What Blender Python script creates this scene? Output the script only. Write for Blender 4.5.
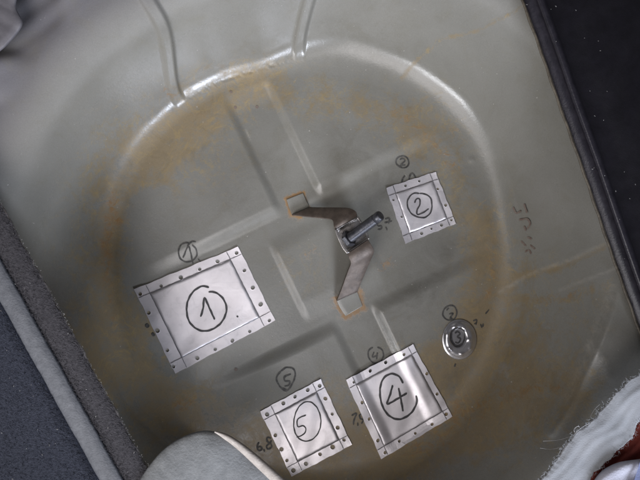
import bpy, math, random
import numpy as np
from mathutils import Vector

random.seed(7); rng = np.random.default_rng(7)
scene = bpy.context.scene
for o in list(bpy.data.objects): bpy.data.objects.remove(o)
COL = scene.collection

# ------------------------------------------------------------------ camera, light, exposure
S = 0.0013            # metres per photo pixel at floor height
CAMZ = 0.73           # camera height above the floor pressing
cam_d = bpy.data.cameras.new("camera"); cam = bpy.data.objects.new("camera", cam_d); COL.objects.link(cam)
cam.location = (0, 0, CAMZ); cam.rotation_euler = (0, 0, 0)
cam_d.sensor_width = 36; cam_d.lens = 36*CAMZ/(640*S); cam_d.clip_start = 0.02; cam_d.clip_end = 20
scene.camera = cam

world = bpy.data.worlds.new("World"); scene.world = world; world.use_nodes = True
bg = world.node_tree.nodes["Background"]
bg.inputs[0].default_value = (0.62, 0.60, 0.64, 1); bg.inputs[1].default_value = 0.115

def area(name, loc, target, size, energy, color, size_y=None):
    d = bpy.data.lights.new(name, 'AREA'); d.energy = energy; d.color = color; d.size = size
    if size_y: d.shape = 'RECTANGLE'; d.size_y = size_y
    o = bpy.data.objects.new(name, d); COL.objects.link(o); o.location = loc
    o.rotation_euler = (Vector(target)-Vector(loc)).to_track_quat('-Z', 'Y').to_euler()
    return o
key = area("open_tailgate_light", (-0.56, -0.55, 0.93), (-0.31, 0.08, 0), 0.95, 3.25, (1.0, 0.955, 0.955)); key.data.spread = math.radians(78)
side = area("side_daylight", (0.52, -0.98, 0.70), (-0.13, 0.24, 0.04), 0.32, 1.9, (0.80, 0.86, 1.0), 0.36); side.data.spread = math.radians(50)
low = area("added_fillet_lamp", (-0.60, -0.74, 0.66), (0.13, 0.15, 0.02), 0.40, 0.20, (0.92, 0.95, 1.0), 0.14); low.data.spread = math.radians(26)  # added low lamp, aimed to brighten the upper right fillet highlight

vs = scene.view_settings
scene.display_settings.display_device = 'sRGB'
vs.view_transform = 'Standard'; vs.look = 'None'; vs.exposure = 0.0; vs.gamma = 1.0; vs.use_curve_mapping = False

# ------------------------------------------------------------------ helpers
def P(px, py, z=0.0):
    k = S*(CAMZ-z)/CAMZ
    return np.array([(px-320)*k, (240-py)*k, z])
def toPx(x, y, z):
    k = S*(CAMZ-z)/CAMZ
    return 320+x/k, 240-y/k
def sstep(e0, e1, x):
    t = np.clip((x-e0)/(e1-e0), 0, 1); return t*t*(3-2*t)

def set_tag(o, label=None, cat=None, group=None, kind=None):
    if label: o['label'] = label
    if cat: o['category'] = cat
    if group: o['group'] = group
    if kind: o['kind'] = kind
    return o
def empty(name, loc, label, cat, group=None):
    o = bpy.data.objects.new(name, None); COL.objects.link(o); o.location = tuple(loc); o.empty_display_size = 0.02
    return set_tag(o, label, cat, group)
def wloc(o):
    v = Vector((0, 0, 0))
    while o is not None: v += o.location; o = o.parent
    return np.array(v)
def mesh(name, verts, faces, m, parent=None, smooth=True, normals=None, origin=None, solid=0, off=-1):
    verts = np.asarray(verts, dtype=float)
    base = wloc(parent) if parent else np.zeros(3)
    if origin is None: origin = base
    me = bpy.data.meshes.new(name)
    me.from_pydata([tuple(v) for v in (verts-origin)], [], [tuple(int(i) for i in f) for f in faces])
    me.polygons.foreach_set('use_smooth', [smooth]*len(me.polygons))
    if normals is not None: me.normals_split_custom_set_from_vertices([tuple(n) for n in normals])
    me.update(); me.materials.append(m)
    o = bpy.data.objects.new(name, me); COL.objects.link(o)
    if parent: o.parent = parent
    o.location = tuple(np.asarray(origin)-base)
    if solid:
        md = o.modifiers.new("thickness", 'SOLIDIFY'); md.thickness = solid; md.offset = off
    return o
def grid_faces(n, m, wrap=False, base=0):
    f = []
    for i in range(n-1):
        for j in range(m if wrap else m-1):
            j2 = (j+1) % m
            f.append((base+i*m+j, base+i*m+j2, base+(i+1)*m+j2, base+(i+1)*m+j))
    return f
def spline(pts, n=8):
    pts = np.asarray(pts, float)
    if len(pts) < 3: return np.array([pts[0]+(pts[-1]-pts[0])*t for t in np.linspace(0, 1, n)])
    p = np.vstack([2*pts[0]-pts[1], pts, 2*pts[-1]-pts[-2]]); out = []
    for i in range(1, len(p)-2):
        for t in np.linspace(0, 1, n, endpoint=False):
            a, b, c, d = p[i-1:i+3]
            out.append(0.5*((2*b)+(c-a)*t+(2*a-5*b+4*c-d)*t*t+(3*b-a-3*c+d)*t**3))
    out.append(p[-2]); return np.array(out)
def resample(pts, n):
    pts = np.asarray(pts, float); d = np.r_[0, np.cumsum(np.linalg.norm(np.diff(pts, axis=0), axis=1))]
    t = np.linspace(0, d[-1], n)
    return np.stack([np.interp(t, d, pts[:, k]) for k in range(pts.shape[1])], 1)

# ------------------------------------------------------------------ materials
def new_mat(name):
    m = bpy.data.materials.new(name); m.use_nodes = True; nt = m.node_tree
    return m, nt, nt.nodes["Principled BSDF"]
def N(nt, t, **kw):
    n = nt.nodes.new(t)
    for k, v in kw.items(): setattr(n, k, v)
    return n
def noise(nt, scale, detail=4, rough=0.6, dist=0, co=None):
    n = N(nt, 'ShaderNodeTexNoise'); n.inputs['Scale'].default_value = scale; n.inputs['Detail'].default_value = detail
    n.inputs['Roughness'].default_value = rough; n.inputs['Distortion'].default_value = dist
    if co: nt.links.new(co, n.inputs['Vector'])
    return n
def ramp(nt, src, p0, p1, c0=(0, 0, 0, 1), c1=(1, 1, 1, 1)):
    r = N(nt, 'ShaderNodeValToRGB'); e = r.color_ramp.elements
    e[0].position = p0; e[0].color = c0; e[1].position = p1; e[1].color = c1
    nt.links.new(src, r.inputs[0]); return r
def mixc(nt, fac, a, b, mode='MIX'):
    n = N(nt, 'ShaderNodeMix', data_type='RGBA', blend_type=mode)
    for s, v in ((n.inputs[0], fac), (n.inputs[6], a), (n.inputs[7], b)):
        if isinstance(v, bpy.types.NodeSocket): nt.links.new(v, s)
        else: s.default_value = v
    return n.outputs[2]
def math_(nt, op, a, b, clamp=False):
    n = N(nt, 'ShaderNodeMath', operation=op, use_clamp=clamp)
    for s, v in ((n.inputs[0], a), (n.inputs[1], b)):
        if isinstance(v, bpy.types.NodeSocket): nt.links.new(v, s)
        else: s.default_value = v
    return n.outputs[0]
def objco(nt): return N(nt, 'ShaderNodeTexCoord').outputs['Object']
def bump(nt, bsdf, h, strength, dist):
    b = N(nt, 'ShaderNodeBump'); b.inputs['Strength'].default_value = strength; b.inputs['Distance'].default_value = dist
    nt.links.new(h, b.inputs['Height']); nt.links.new(b.outputs[0], bsdf.inputs['Normal'])

def simple(name, c0, c1, rough=0.6, scale=60, metal=0.0, bs=0.2, bd=0.001, bscale=None, detail=5, r2=None):
    m, nt, b = new_mat(name); co = objco(nt)
    n = noise(nt, scale, detail, 0.65, 0.3, co)
    r = ramp(nt, n.outputs[0], 0.3, 0.7, (*c0, 1), (*c1, 1)); nt.links.new(r.outputs[0], b.inputs['Base Color'])
    b.inputs['Metallic'].default_value = metal
    if r2 is None: b.inputs['Roughness'].default_value = rough
    else:
        n3 = noise(nt, scale*0.7, 5, 0.6, 0, co); rr = ramp(nt, n3.outputs[0], 0.3, 0.7, (rough,)*3+(1,), (r2,)*3+(1,))
        nt.links.new(rr.outputs[0], b.inputs['Roughness'])
    if bs:
        n2 = noise(nt, bscale or scale*4, 4, 0.6, 0, co); bump(nt, b, n2.outputs[0], bs, bd)
    return m

def paint_material():
    m, nt, b = new_mat("olive_grey_paint"); co = objco(nt)
    def at(nm): return N(nt, 'ShaderNodeAttribute', attribute_name=nm).outputs['Fac']
    big = noise(nt, 5, 5, 0.6, 0.4, co); mid = noise(nt, 24, 8, 0.7, 0.8, co); fine = noise(nt, 110, 6, 0.75, 0.5, co); grain = noise(nt, 900, 2, 0.5, 0, co)
    base = mixc(nt, ramp(nt, big.outputs[0], 0.35, 0.65).outputs[0], (0.176, 0.171, 0.150, 1), (0.222, 0.216, 0.193, 1))
    base = mixc(nt, at('flange_light_tint'), base, (0.138, 0.134, 0.144, 1))  # flange tint stands in for bluish light falling there
    base = mixc(nt, math_(nt, 'MULTIPLY', ramp(nt, mid.outputs[0], 0.50, 0.75).outputs[0], 0.35), base, (0.165, 0.150, 0.105, 1))
    # tan dirt film
    dn = math_(nt, 'ADD', at('dirt'), math_(nt, 'MULTIPLY', math_(nt, 'SUBTRACT', mid.outputs[0], 0.54), 2.6))
    dn = math_(nt, 'ADD', dn, math_(nt, 'MULTIPLY', math_(nt, 'SUBTRACT', fine.outputs[0], 0.5), 1.9))
    dn = math_(nt, 'MULTIPLY', ramp(nt, dn, 0.25, 0.95).outputs[0], ramp(nt, at('dirt'), 0.0, 0.35).outputs[0])
    base = mixc(nt, math_(nt, 'MULTIPLY', dn, 0.68), base, (0.238, 0.172, 0.082, 1))
    # orange rust
    rn = math_(nt, 'ADD', at('rust'), math_(nt, 'MULTIPLY', math_(nt, 'SUBTRACT', fine.outputs[0], 0.53), 2.6))
    rn = math_(nt, 'MULTIPLY', ramp(nt, rn, 0.28, 0.9).outputs[0], ramp(nt, at('rust'), 0.02, 0.3).outputs[0])
    base = mixc(nt, math_(nt, 'MULTIPLY', rn, 0.85), base, (0.265, 0.145, 0.050, 1))
    # wandering tide lines left by standing water
    tl = noise(nt, 15, 5, 0.62, 1.6, co)
    tide = ramp(nt, math_(nt, 'ABSOLUTE', math_(nt, 'SUBTRACT', tl.outputs[0], 0.5), 0), 0.004, 0.022, (1, 1, 1, 1), (0, 0, 0, 1))
    tm = math_(nt, 'MULTIPLY', math_(nt, 'MULTIPLY', tide.outputs[0], ramp(nt, at('dirt'), 0.05, 0.55).outputs[0]), ramp(nt, fine.outputs[0], 0.36, 0.6).outputs[0])
    base = mixc(nt, math_(nt, 'MULTIPLY', tm, 0.5), base, (0.31, 0.23, 0.10, 1))
    mot = noise(nt, 46, 7, 0.75, 1.2, co)
    base = mixc(nt, math_(nt, 'MULTIPLY', math_(nt, 'MULTIPLY', ramp(nt, mot.outputs[0], 0.52, 0.66).outputs[0], ramp(nt, at('dirt'), 0.1, 0.8).outputs[0]), 0.28), base, (0.125, 0.10, 0.055, 1))
    # dark smears and pale scuffs, with the shoulder shine painted in
    sn = math_(nt, 'MULTIPLY', at('smear'), ramp(nt, mid.outputs[0], 0.3, 0.6).outputs[0])
    base = mixc(nt, sn, base, (0.085, 0.08, 0.07, 1))
    pn = math_(nt, 'MULTIPLY', at('scuff_highlight'), ramp(nt, fine.outputs[0], 0.35, 0.6).outputs[0])
    base = mixc(nt, pn, base, (0.42, 0.40, 0.36, 1))
    spk = ramp(nt, noise(nt, 260, 2, 0.5, 0, co).outputs[0], 0.75, 0.79)
    base = mixc(nt, math_(nt, 'MULTIPLY', spk.outputs[0], 0.6), base, (0.5, 0.48, 0.44, 1))
    base = mixc(nt, 0.16, base, grain.outputs[0], 'OVERLAY')
    nt.links.new(base, b.inputs['Base Color'])
    rg = math_(nt, 'ADD', 0.17, math_(nt, 'MULTIPLY', fine.outputs[0], 0.14))
    rg = math_(nt, 'ADD', rg, math_(nt, 'MULTIPLY', dn, 0.20)); rg = math_(nt, 'ADD', rg, math_(nt, 'MULTIPLY', rn, 0.25))
    rg = math_(nt, 'ADD', rg, math_(nt, 'MULTIPLY', at('matte'), 0.45), True)
    nt.links.new(rg, b.inputs['Roughness'])
    h = math_(nt, 'ADD', math_(nt, 'MULTIPLY', fine.outputs[0], 0.6), math_(nt, 'MULTIPLY', rn, 0.6))
    h = math_(nt, 'ADD', h, math_(nt, 'MULTIPLY', noise(nt, 420, 3, 0.6, 0, co).outputs[0], 0.35))
    bump(nt, b, h, 0.22, 0.0011)
    return m
M_paint = paint_material()
M_ink = simple("black_marker_ink", (0.010, 0.010, 0.012), (0.07, 0.066, 0.068), 0.5, 330, bs=0)
M_inkfade = simple("worn_marker_ink", (0.010, 0.010, 0.010), (0.095, 0.09, 0.08), 0.6, 330, bs=0)
M_pencil = simple("score_line_grey", (0.10, 0.095, 0.10), (0.22, 0.21, 0.22), 0.5, 300, metal=0.3, bs=0)
M_ruststain = simple("rust_stain", (0.125, 0.082, 0.066), (0.19, 0.160, 0.135), 0.6, 260, bs=0)
def alu_material():
    m, nt, b = new_mat("dull_aluminium_sheet"); co = objco(nt)
    b.inputs['Metallic'].default_value = 0.80
    def stretched(rot, sx, sy):
        mp = N(nt, 'ShaderNodeMapping'); mp.inputs['Rotation'].default_value = (0, 0, rot); mp.inputs['Scale'].default_value = (sx, sy, 1)
        nt.links.new(co, mp.inputs['Vector']); return noise(nt, 1.0, 3, 0.6, 0, mp.outputs[0])
    big = noise(nt, 30, 5, 0.65, 0.6, co); fine = noise(nt, 220, 4, 0.7, 0, co)
    s1 = stretched(0.42, 14, 1500); s2 = stretched(1.1, 1900, 22); s3 = stretched(2.3, 9, 2200)
    c = mixc(nt, ramp(nt, big.outputs[0], 0.3, 0.7).outputs[0], (0.65, 0.622, 0.645, 1), (0.76, 0.732, 0.755, 1))
    c = mixc(nt, math_(nt, 'MULTIPLY', ramp(nt, s1.outputs[0], 0.62, 0.72).outputs[0], 0.28), c, (0.36, 0.35, 0.36, 1))
    c = mixc(nt, math_(nt, 'MULTIPLY', ramp(nt, s2.outputs[0], 0.64, 0.72).outputs[0], 0.22), c, (0.40, 0.39, 0.40, 1))
    sm = noise(nt, 62, 6, 0.7, 1.0, co)
    c = mixc(nt, math_(nt, 'MULTIPLY', ramp(nt, sm.outputs[0], 0.56, 0.72).outputs[0], 0.30), c, (0.40, 0.385, 0.37, 1))
    nt.links.new(c, b.inputs['Base Color'])
    r = math_(nt, 'ADD', 0.39, math_(nt, 'MULTIPLY', sm.outputs[0], 0.16)); r = math_(nt, 'ADD', r, math_(nt, 'MULTIPLY', ramp(nt, s3.outputs[0], 0.58, 0.7).outputs[0], 0.12), True)
    nt.links.new(r, b.inputs['Roughness'])
    h = math_(nt, 'ADD', math_(nt, 'MULTIPLY', big.outputs[0], 1.6), math_(nt, 'MULTIPLY', s1.outputs[0], 0.12)); h = math_(nt, 'ADD', h, math_(nt, 'MULTIPLY', fine.outputs[0], 0.10))
    bump(nt, b, h, 0.2, 0.0008)
    return m
M_alu = alu_material()
M_disc = simple("shiny_aluminium_disc", (0.55, 0.54, 0.56), (0.68, 0.67, 0.69), 0.26, 60, metal=0.9, bs=0.1, bscale=140)
M_strap = simple("bare_brown_steel", (0.056, 0.043, 0.035), (0.118, 0.092, 0.075), 0.44, 90, metal=0.35, bs=0.3, bd=0.0006, r2=0.6)
M_saddle = simple("bare_bright_steel", (0.25, 0.235, 0.225), (0.42, 0.40, 0.385), 0.24, 120, metal=0.85, bs=0.15, r2=0.4)
M_stud = simple("blued_steel_stud", (0.030, 0.031, 0.037), (0.085, 0.086, 0.097), 0.36, 150, metal=0.55, bs=0.2)
M_carpet = simple("navy_charcoal_carpet", (0.012, 0.015, 0.026), (0.042, 0.048, 0.070), 0.95, 380, bs=0.9, bd=0.002, bscale=700, detail=8)
M_band = simple("charcoal_felt", (0.020, 0.019, 0.023), (0.056, 0.053, 0.06), 0.92, 300, bs=0.9, bd=0.0018, bscale=600, detail=8)
M_strip = simple("lit_grey_blue_strip", (0.068, 0.073, 0.085), (0.125, 0.132, 0.148), 0.6, 160, bs=0.5, bd=0.001, bscale=500, detail=8)  # lighter tone stands in for a ridge catching the light
M_fibre = simple("pale_fibre", (0.24, 0.235, 0.235), (0.42, 0.41, 0.40), 0.9, 200, bs=0)
M_cut = simple("pale_backing_edge", (0.05, 0.045, 0.045), (0.24, 0.22, 0.21), 0.9, 150, bs=0.5, bscale=500)
M_black = simple("black_plastic", (0.006, 0.0055, 0.008), (0.011, 0.010, 0.015), 0.36, 60, bs=0.25, bd=0.0006, bscale=900, r2=0.5)
M_lip = simple("paler_black_plastic", (0.016, 0.015, 0.021), (0.036, 0.033, 0.043), 0.32, 90, bs=0.2, bscale=500)  # lip plastic, a little paler than the cover panel
M_seal = simple("tan_rubber_bead", (0.055, 0.045, 0.032), (0.16, 0.135, 0.10), 0.6, 110, bs=0.3)
M_felt = simple("grey_blue_felt", (0.155, 0.163, 0.168), (0.235, 0.243, 0.248), 0.9, 70, bs=0.6, bd=0.001, bscale=420, detail=8)
M_bind = simple("beige_binding", (0.30, 0.265, 0.235), (0.44, 0.40, 0.365), 0.7, 160, bs=0.4)
M_rag = simple("pale_grey_rag", (0.33, 0.345, 0.365), (0.47, 0.48, 0.50), 0.92, 34, bs=0.35, bd=0.0008, bscale=900, detail=8)
M_red = simple("maroon_cloth", (0.19, 0.034, 0.026), (0.27, 0.052, 0.038), 0.8, 120, bs=0.5, bscale=500)
M_white = simple("white_cotton", (0.52, 0.52, 0.60), (0.64, 0.64, 0.72), 0.85, 60, bs=0.4, bscale=600)
M_bluestripe = simple("pale_blue_cotton", (0.22, 0.26, 0.46), (0.32, 0.36, 0.55), 0.85, 90, bs=0.4, bscale=600)
M_panel = simple("grey_body_panel", (0.105, 0.10, 0.112), (0.155, 0.15, 0.162), 0.65, 40, bs=0.3, bscale=180)

# ------------------------------------------------------------------ the wheel well pressing
WC = P(305, 265)[:2]
R0, RF, PHI = 0.246, 0.034, math.radians(70)
RF2, ZW = 0.050, 0.112
r_f = R0+RF*math.sin(PHI); z_f = RF*(1-math.cos(PHI))
r_w = r_f+(ZW-z_f)/math.tan(PHI)
r_r = r_w+RF2*math.sin(PHI); z_r = ZW+RF2*(1-math.cos(PHI))

def floor_h(x, y):
    """height of the pressed floor: a sunk cross with a low middle platform"""
    px, py = 320+x/S, 240-y/S
    dx, dy = px-327, py-258
    a = dx*0.433+dy*0.902; b = dx*0.902-dy*0.433
    w = 5.0
    def inside(v, lo, hi, wl=w, wh=w): return sstep(lo-wl, lo+wl, v)*(1-sstep(hi-wh, hi+wh, v))
    vert = inside(b, -23, 22)*inside(a, -182, 200, 17, 14)
    hor = inside(a, -64, 66, 8, 8)*inside(b, -140, 135, 48, 36)
    ch = 1-(1-vert)*(1-hor)
    plat = inside(b, -45, 44, 4.5, 5)*inside(a, -34, 40, 10, 12)
    bow = 0.0006*np.sin(px*0.035+1)*np.sin(py*0.031)+0.0004*np.sin(px*0.07+py*0.05)
    return -0.0052*ch+0.0028*plat+bow
def profile_z(r):
    r = np.asarray(r, float)
    z = np.zeros_like(r)
    m1 = (r > R0) & (r <= r_f); z[m1] = RF-np.sqrt(np.maximum(RF**2-(r[m1]-R0)**2, 0))
    m2 = (r > r_f) & (r <= r_w); z[m2] = z_f+(r[m2]-r_f)*math.tan(PHI)
    m3 = (r > r_w) & (r <= r_r); z[m3] = z_r-RF2+np.sqrt(np.maximum(RF2**2-(r_r-r[m3])**2, 0))
    z[r > r_r] = z_r
    return z
KY = 1.055
def gtheta(t):
    """the wall flares further out towards the upper right"""
    d = np.degrees(np.mod(t, 2*math.pi))
    return 0.60*sstep(10, 46, d)*(1-sstep(78, 104, d))
def flat_r(x, y):
    dx = x-WC[0]; dy = y-WC[1]; dy = np.where(dy < 0, dy/KY, dy); r = np.hypot(dx, dy); g_ = gtheta(np.arctan2(dy, dx))
    return np.where(r > R0, R0+(r-R0)/(1+g_), r)
def pan_z(x, y):
    r = float(flat_r(x, y))
    return float(profile_z(np.array([r]))[0]+floor_h(x, y)*(1-sstep(R0-0.01, R0+0.015, r)))
def surf(px, py, lift=0.0004):
    lo, hi = -0.012, z_r+0.001
    for _ in range(34):
        mid = 0.5*(lo+hi); p = P(px, py, mid)
        if pan_z(p[0], p[1])-mid > 0: lo = mid
        else: hi = mid
    return P(px, py, lo+lift)

NT = 1120
th = np.linspace(0, 2*math.pi, NT, endpoint=False)
rs, zs, seg = [], [], []
for r in np.r_[0.0006, np.linspace(0.0016, R0, 172)]: rs.append(r); zs.append(0); seg.append(0)
for t in np.linspace(0, PHI, 26)[1:]: rs.append(R0+RF*math.sin(t)); zs.append(RF*(1-math.cos(t))); seg.append(1)
for t in np.linspace(0, 1, 48)[1:]: rs.append(r_f+(r_w-r_f)*t); zs.append(z_f+(ZW-z_f)*t); seg.append(2)
for t in np.linspace(PHI, 0, 18)[1:]: rs.append(r_r-RF2*math.sin(t)); zs.append(z_r-RF2*(1-math.cos(t))); seg.append(3)
for r in np.r_[np.linspace(r_r, 0.47, 45)[1:], np.linspace(0.47, 0.75, 8)[1:]]: rs.append(r); zs.append(z_r); seg.append(4)
rs = np.array(rs); zs = np.array(zs); seg = np.array(seg); NR = len(rs)
R2, T2 = np.meshgrid(rs, th, indexing='ij'); Z2 = np.repeat(zs[:, None], NT, 1)
RW = np.where(R2 > R0, R0+(R2-R0)*(1+gtheta(T2)), R2)
X = WC[0]+RW*np.cos(T2); Y = RW*np.sin(T2); Y = WC[1]+np.where(Y < 0, Y*KY, Y)
Z2 = Z2+floor_h(X, Y)*(1-sstep(R0-0.01, R0+0.015, R2))
# waviness of the drawn sheet, on wall and rim
wv = sstep(R0-0.02, r_f, R2)*(0.0009*np.sin(5*T2+1.2)+0.0006*np.sin(11*T2+R2*60)+0.0004*np.sin(23*T2+2+R2*90))
jn = np.convolve(np.random.default_rng(3).normal(0, 1, NT), np.ones(3)/3, 'same')[None, :]; jm = np.convolve(np.random.default_rng(4).normal(0, 1, NT), np.ones(9)/9, 'same')[None, :]
gv = np.exp(-((R2-0.2615)/0.0016)**2)*sstep(94, 98, np.degrees(T2))*(1-sstep(122, 128, np.degrees(T2)))
Z2 -= gv*(0.0005+0.0004*jn+0.0006*jm)
X += wv*np.cos(T2); Y += wv*np.sin(T2); Z2 += wv*0.6
# two pressed ribs climbing the wall: (theta at foot, theta at top, half width)
hgt = np.clip(np.repeat(zs[:, None], NT, 1)/z_r, 0, 1)
def ang(px, py, z):
    p = P(px, py, z); return math.atan2(p[1]-WC[1], p[0]-WC[0])
ribs = []
def rib_coord(t0, t1, bend):
    tc = t0+(t1-t0)*sstep(0.02, 0.9, hgt)**bend
    return (T2-tc)*R2
RIBS = [(ang(166, 84, 0.012), ang(143, -10, 0.125), 0.0082, 0.8), (ang(299, 50, 0.012), ang(318, -12, 0.10), 0.0075, 0.9)]
rib_mask = []
for t0, t1, hw, bend in RIBS:
    q = np.abs(rib_coord(t0, t1, bend))
    amt = (1-sstep(hw-0.0035, hw+0.0015, q))*sstep(R0+0.012, r_f+0.004, R2)*(1-sstep(r_r, r_r+0.05, R2))
    X -= 0.0050*amt*np.cos(T2)*0.92; Y -= 0.0050*amt*np.sin(T2)*0.92; Z2 += 0.0050*amt*0.4
    rib_mask.append((q < hw+0.002) & (R2 > R0+0.016) & (R2 < r_r+0.045))
# lumps pressed into the top-left flange
PX, PY = toPx(X, Y, Z2)
def gauss(cx, cy, sx, sy, rot=0.0, p=2):
    c, s = math.cos(math.radians(rot)), math.sin(math.radians(rot))
    u = ((PX-cx)*c+(PY-cy)*s)/sx; v = (-(PX-cx)*s+(PY-cy)*c)/sy
    return np.exp(-(np.abs(u)**p+np.abs(v)**p))
def onf_dent(cx, cy, w, h): return h*np.exp(-((PX-cx)**2+(PY-cy)**2)/(w*w))
fl = sstep(r_r-0.01, r_r+0.02, R2)
Z2 += fl*(0.010*gauss(8, 78, 20, 24, 20, 4)-0.003*gauss(38, 48, 18, 34, 30)+0.007*gauss(85, -5, 30, 22, -30, 4)-0.004*gauss(14, 128, 16, 14, 0)
          + 0.0012*np.sin(PX*0.16+PY*0.11)*np.sin(PY*0.13-1))
PX, PY = toPx(X, Y, Z2)
def line_mask(pts, w, soft=1.0):
    d = np.full(PX.shape, 1e9)
    for (x0, y0), (x1, y1) in zip(pts[:-1], pts[1:]):
        vx, vy = x1-x0, y1-y0; t = np.clip(((PX-x0)*vx+(PY-y0)*vy)/(vx*vx+vy*vy), 0, 1)
        d = np.minimum(d, np.hypot(PX-x0-t*vx, PY-y0-t*vy))
    return np.exp(-(d/w)**2)
# a bead added along the lower right shoulder to catch its highlight, and small dents
Z2 += 0.0046*line_mask([tuple(p) for p in spline([(630, 255), (621, 284), (607, 320), (590, 358), (569, 398), (548, 430)], 6)], 7.5)*(0.75+0.25*np.sin(PY*0.06))*sstep(250, 300, PY)
Z2 += 0.0006*line_mask([(590, 348), (602, 358), (610, 376)], 6.0)
Z2 += onf_dent(472, 160, 3.2, 0.0013)+onf_dent(205, 168, 9, 0.0005)+onf_dent(430, 270, 12, -0.0005)+onf_dent(245, 395, 10, -0.0005)
PX, PY = toPx(X, Y, Z2)
# normals
dr = np.stack([np.gradient(A, axis=0) for A in (X, Y, Z2)], -1)
dt = np.stack([np.roll(A, -1, 1)-np.roll(A, 1, 1) for A in (X, Y, Z2)], -1)
NRM = np.cross(dr, dt); NRM /= np.linalg.norm(NRM, axis=-1, keepdims=True)+1e-12

# stains, with a painted highlight and light tint (positions are where they lie on the panel)
def ring(r0, w, a0, a1, soft=0.25):
    """stain following the rim of the floor, angles in degrees, radius in photo pixels"""
    rp = R2/S; a = np.degrees(T2) % 360
    mid = ((a0+a1)/2) % 360; half = (a1-a0)/2
    da = np.abs((a-mid+180) % 360-180)
    return np.exp(-((rp-r0)/w)**2)*(1-sstep(half*(1-soft), half*(1+soft), da))
onfloor = 1-sstep(R0+0.004, R0+0.05, R2)
dirt = (0.75*ring(180, 22, 95, 150)+0.62*ring(165, 24, 15, 95)+0.80*ring(178, 24, -35, 20)+0.85*ring(165, 34, -110, -30)
        + 0.75*ring(195, 14, 150, 205)+0.7*ring(190, 30, 195, 260)
        + 1.05*gauss(480, 405, 85, 34, -10)+0.5*gauss(500, 370, 90, 60, 10)+1.0*gauss(400, 455, 70, 28, -20)+0.75*gauss(545, 388, 50, 16, -5)+0.85*gauss(492, 310, 22, 70, 5)
        + 0.75*gauss(180, 405, 40, 26, -20)+0.55*gauss(110, 360, 40, 70, 25)+0.5*gauss(330, 390, 16, 20)+0.75*gauss(330, 468, 60, 16, -10)
        + 0.45*gauss(150, 140, 60, 40, -30)+0.5*gauss(230, 75, 50, 18, -5)+0.4*gauss(200, 160, 50, 40)+0.42*gauss(90, 250, 40, 120, 10)+0.5*gauss(435, 120, 40, 30, 30)
        + 0.35*gauss(470, 440, 90, 40)+0.3*gauss(560, 300, 50, 60)+0.32*gauss(300, 270, 30, 30)+0.45*gauss(452, 372, 14, 30, 25)+0.45*gauss(438, 360, 10, 12))
dirt += 0.7*line_mask([(520, 8), (480, 30), (440, 40), (415, 62), (402, 78)], 2.6)+0.6*line_mask([(606, 246), (560, 268), (515, 277)], 4)+0.5*line_mask([(610, 282), (570, 300), (520, 300)], 5)
rust = (0.42*ring(198, 7, 160, 200)+0.7*gauss(120, 222, 4, 5)+0.4*gauss(112, 200, 5, 18)+0.35*gauss(105, 245, 6, 30)
        + 0.4*ring(178, 8, 30, 62)+0.45*gauss(490, 270, 8, 50)+0.62*gauss(183, 402, 18, 10, -20)+0.45*gauss(385, 265, 12, 10)+0.38*gauss(312, 252, 14, 8)
        + 0.38*gauss(168, 92, 10, 10)+0.35*gauss(415, 435, 60, 14, -20)+0.40*gauss(470, 405, 70, 18, -12)+0.35*gauss(420, 452, 50, 10, -18)+0.3*gauss(548, 388, 36, 9, -5)+0.4*gauss(560, 297, 40, 6, -8)+0.4*gauss(306, 458, 30, 8, -20)
        + 0.25*gauss(195, 115, 20, 14)+0.3*gauss(455, 130, 14, 12))
f1 = [(303, 193), (286, 199), (291, 215), (300, 217)]
f2 = [(336, 299), (339, 308), (346, 317), (363, 307), (359, 292)]
rust += 0.9*line_mask(f1, 1.5)+0.95*line_mask(f2, 1.9)+0.55*line_mask(f1, 5)+0.68*line_mask(f2, 7)+0.5*line_mask([(303, 193), (310, 207)], 1.4)
smear = (0.5*gauss(452, 378, 6, 16, 35)+0.28*gauss(395, 190, 30, 8, -18)+0.35*gauss(450, 250, 30, 14, -8)+0.4*gauss(420, 290, 26, 20)+0.12*gauss(590, 420, 50, 40)
         + 0.10*gauss(560, 340, 40, 60)+0.22*ring(212, 10, 60, 140)+0.30*gauss(380, 320, 60, 30, 30)+0.28*gauss(360, 150, 50, 40, 20)+0.25*gauss(250, 190, 30, 60, 25)+0.3*gauss(430, 210, 60, 60))
scuff_highlight = (0.35*line_mask([(606, 243), (575, 258), (530, 274), (500, 292)], 2.2)+0.3*line_mask([(617, 268), (560, 290)], 1.8)+0.3*line_mask([(246, 130), (250, 140)], 1.2)
         + 0.3*line_mask([(615, 285), (590, 345), (566, 400)], 5)+0.35*line_mask([(590, 345), (604, 362)], 3))  # the broad shoulder streak is the rim highlight put into the colour
matte = np.clip(sstep(r_w-0.014, r_w+0.014, R2)*(1-sstep(200, 270, PY)), 0, 1)
flange_light_tint = np.clip(sstep(r_w+0.0, r_r+0.01, R2)*(1-sstep(300, 420, PX)), 0, 1)  # bluish cast of the light on the flange, put into the colour
ATT = dict(dirt=np.clip(dirt, 0, 1), rust=np.clip(rust, 0, 1), smear=np.clip(smear, 0, 1), scuff_highlight=np.clip(scuff_highlight, 0, 1), flange_light_tint=flange_light_tint, matte=matte)

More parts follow.
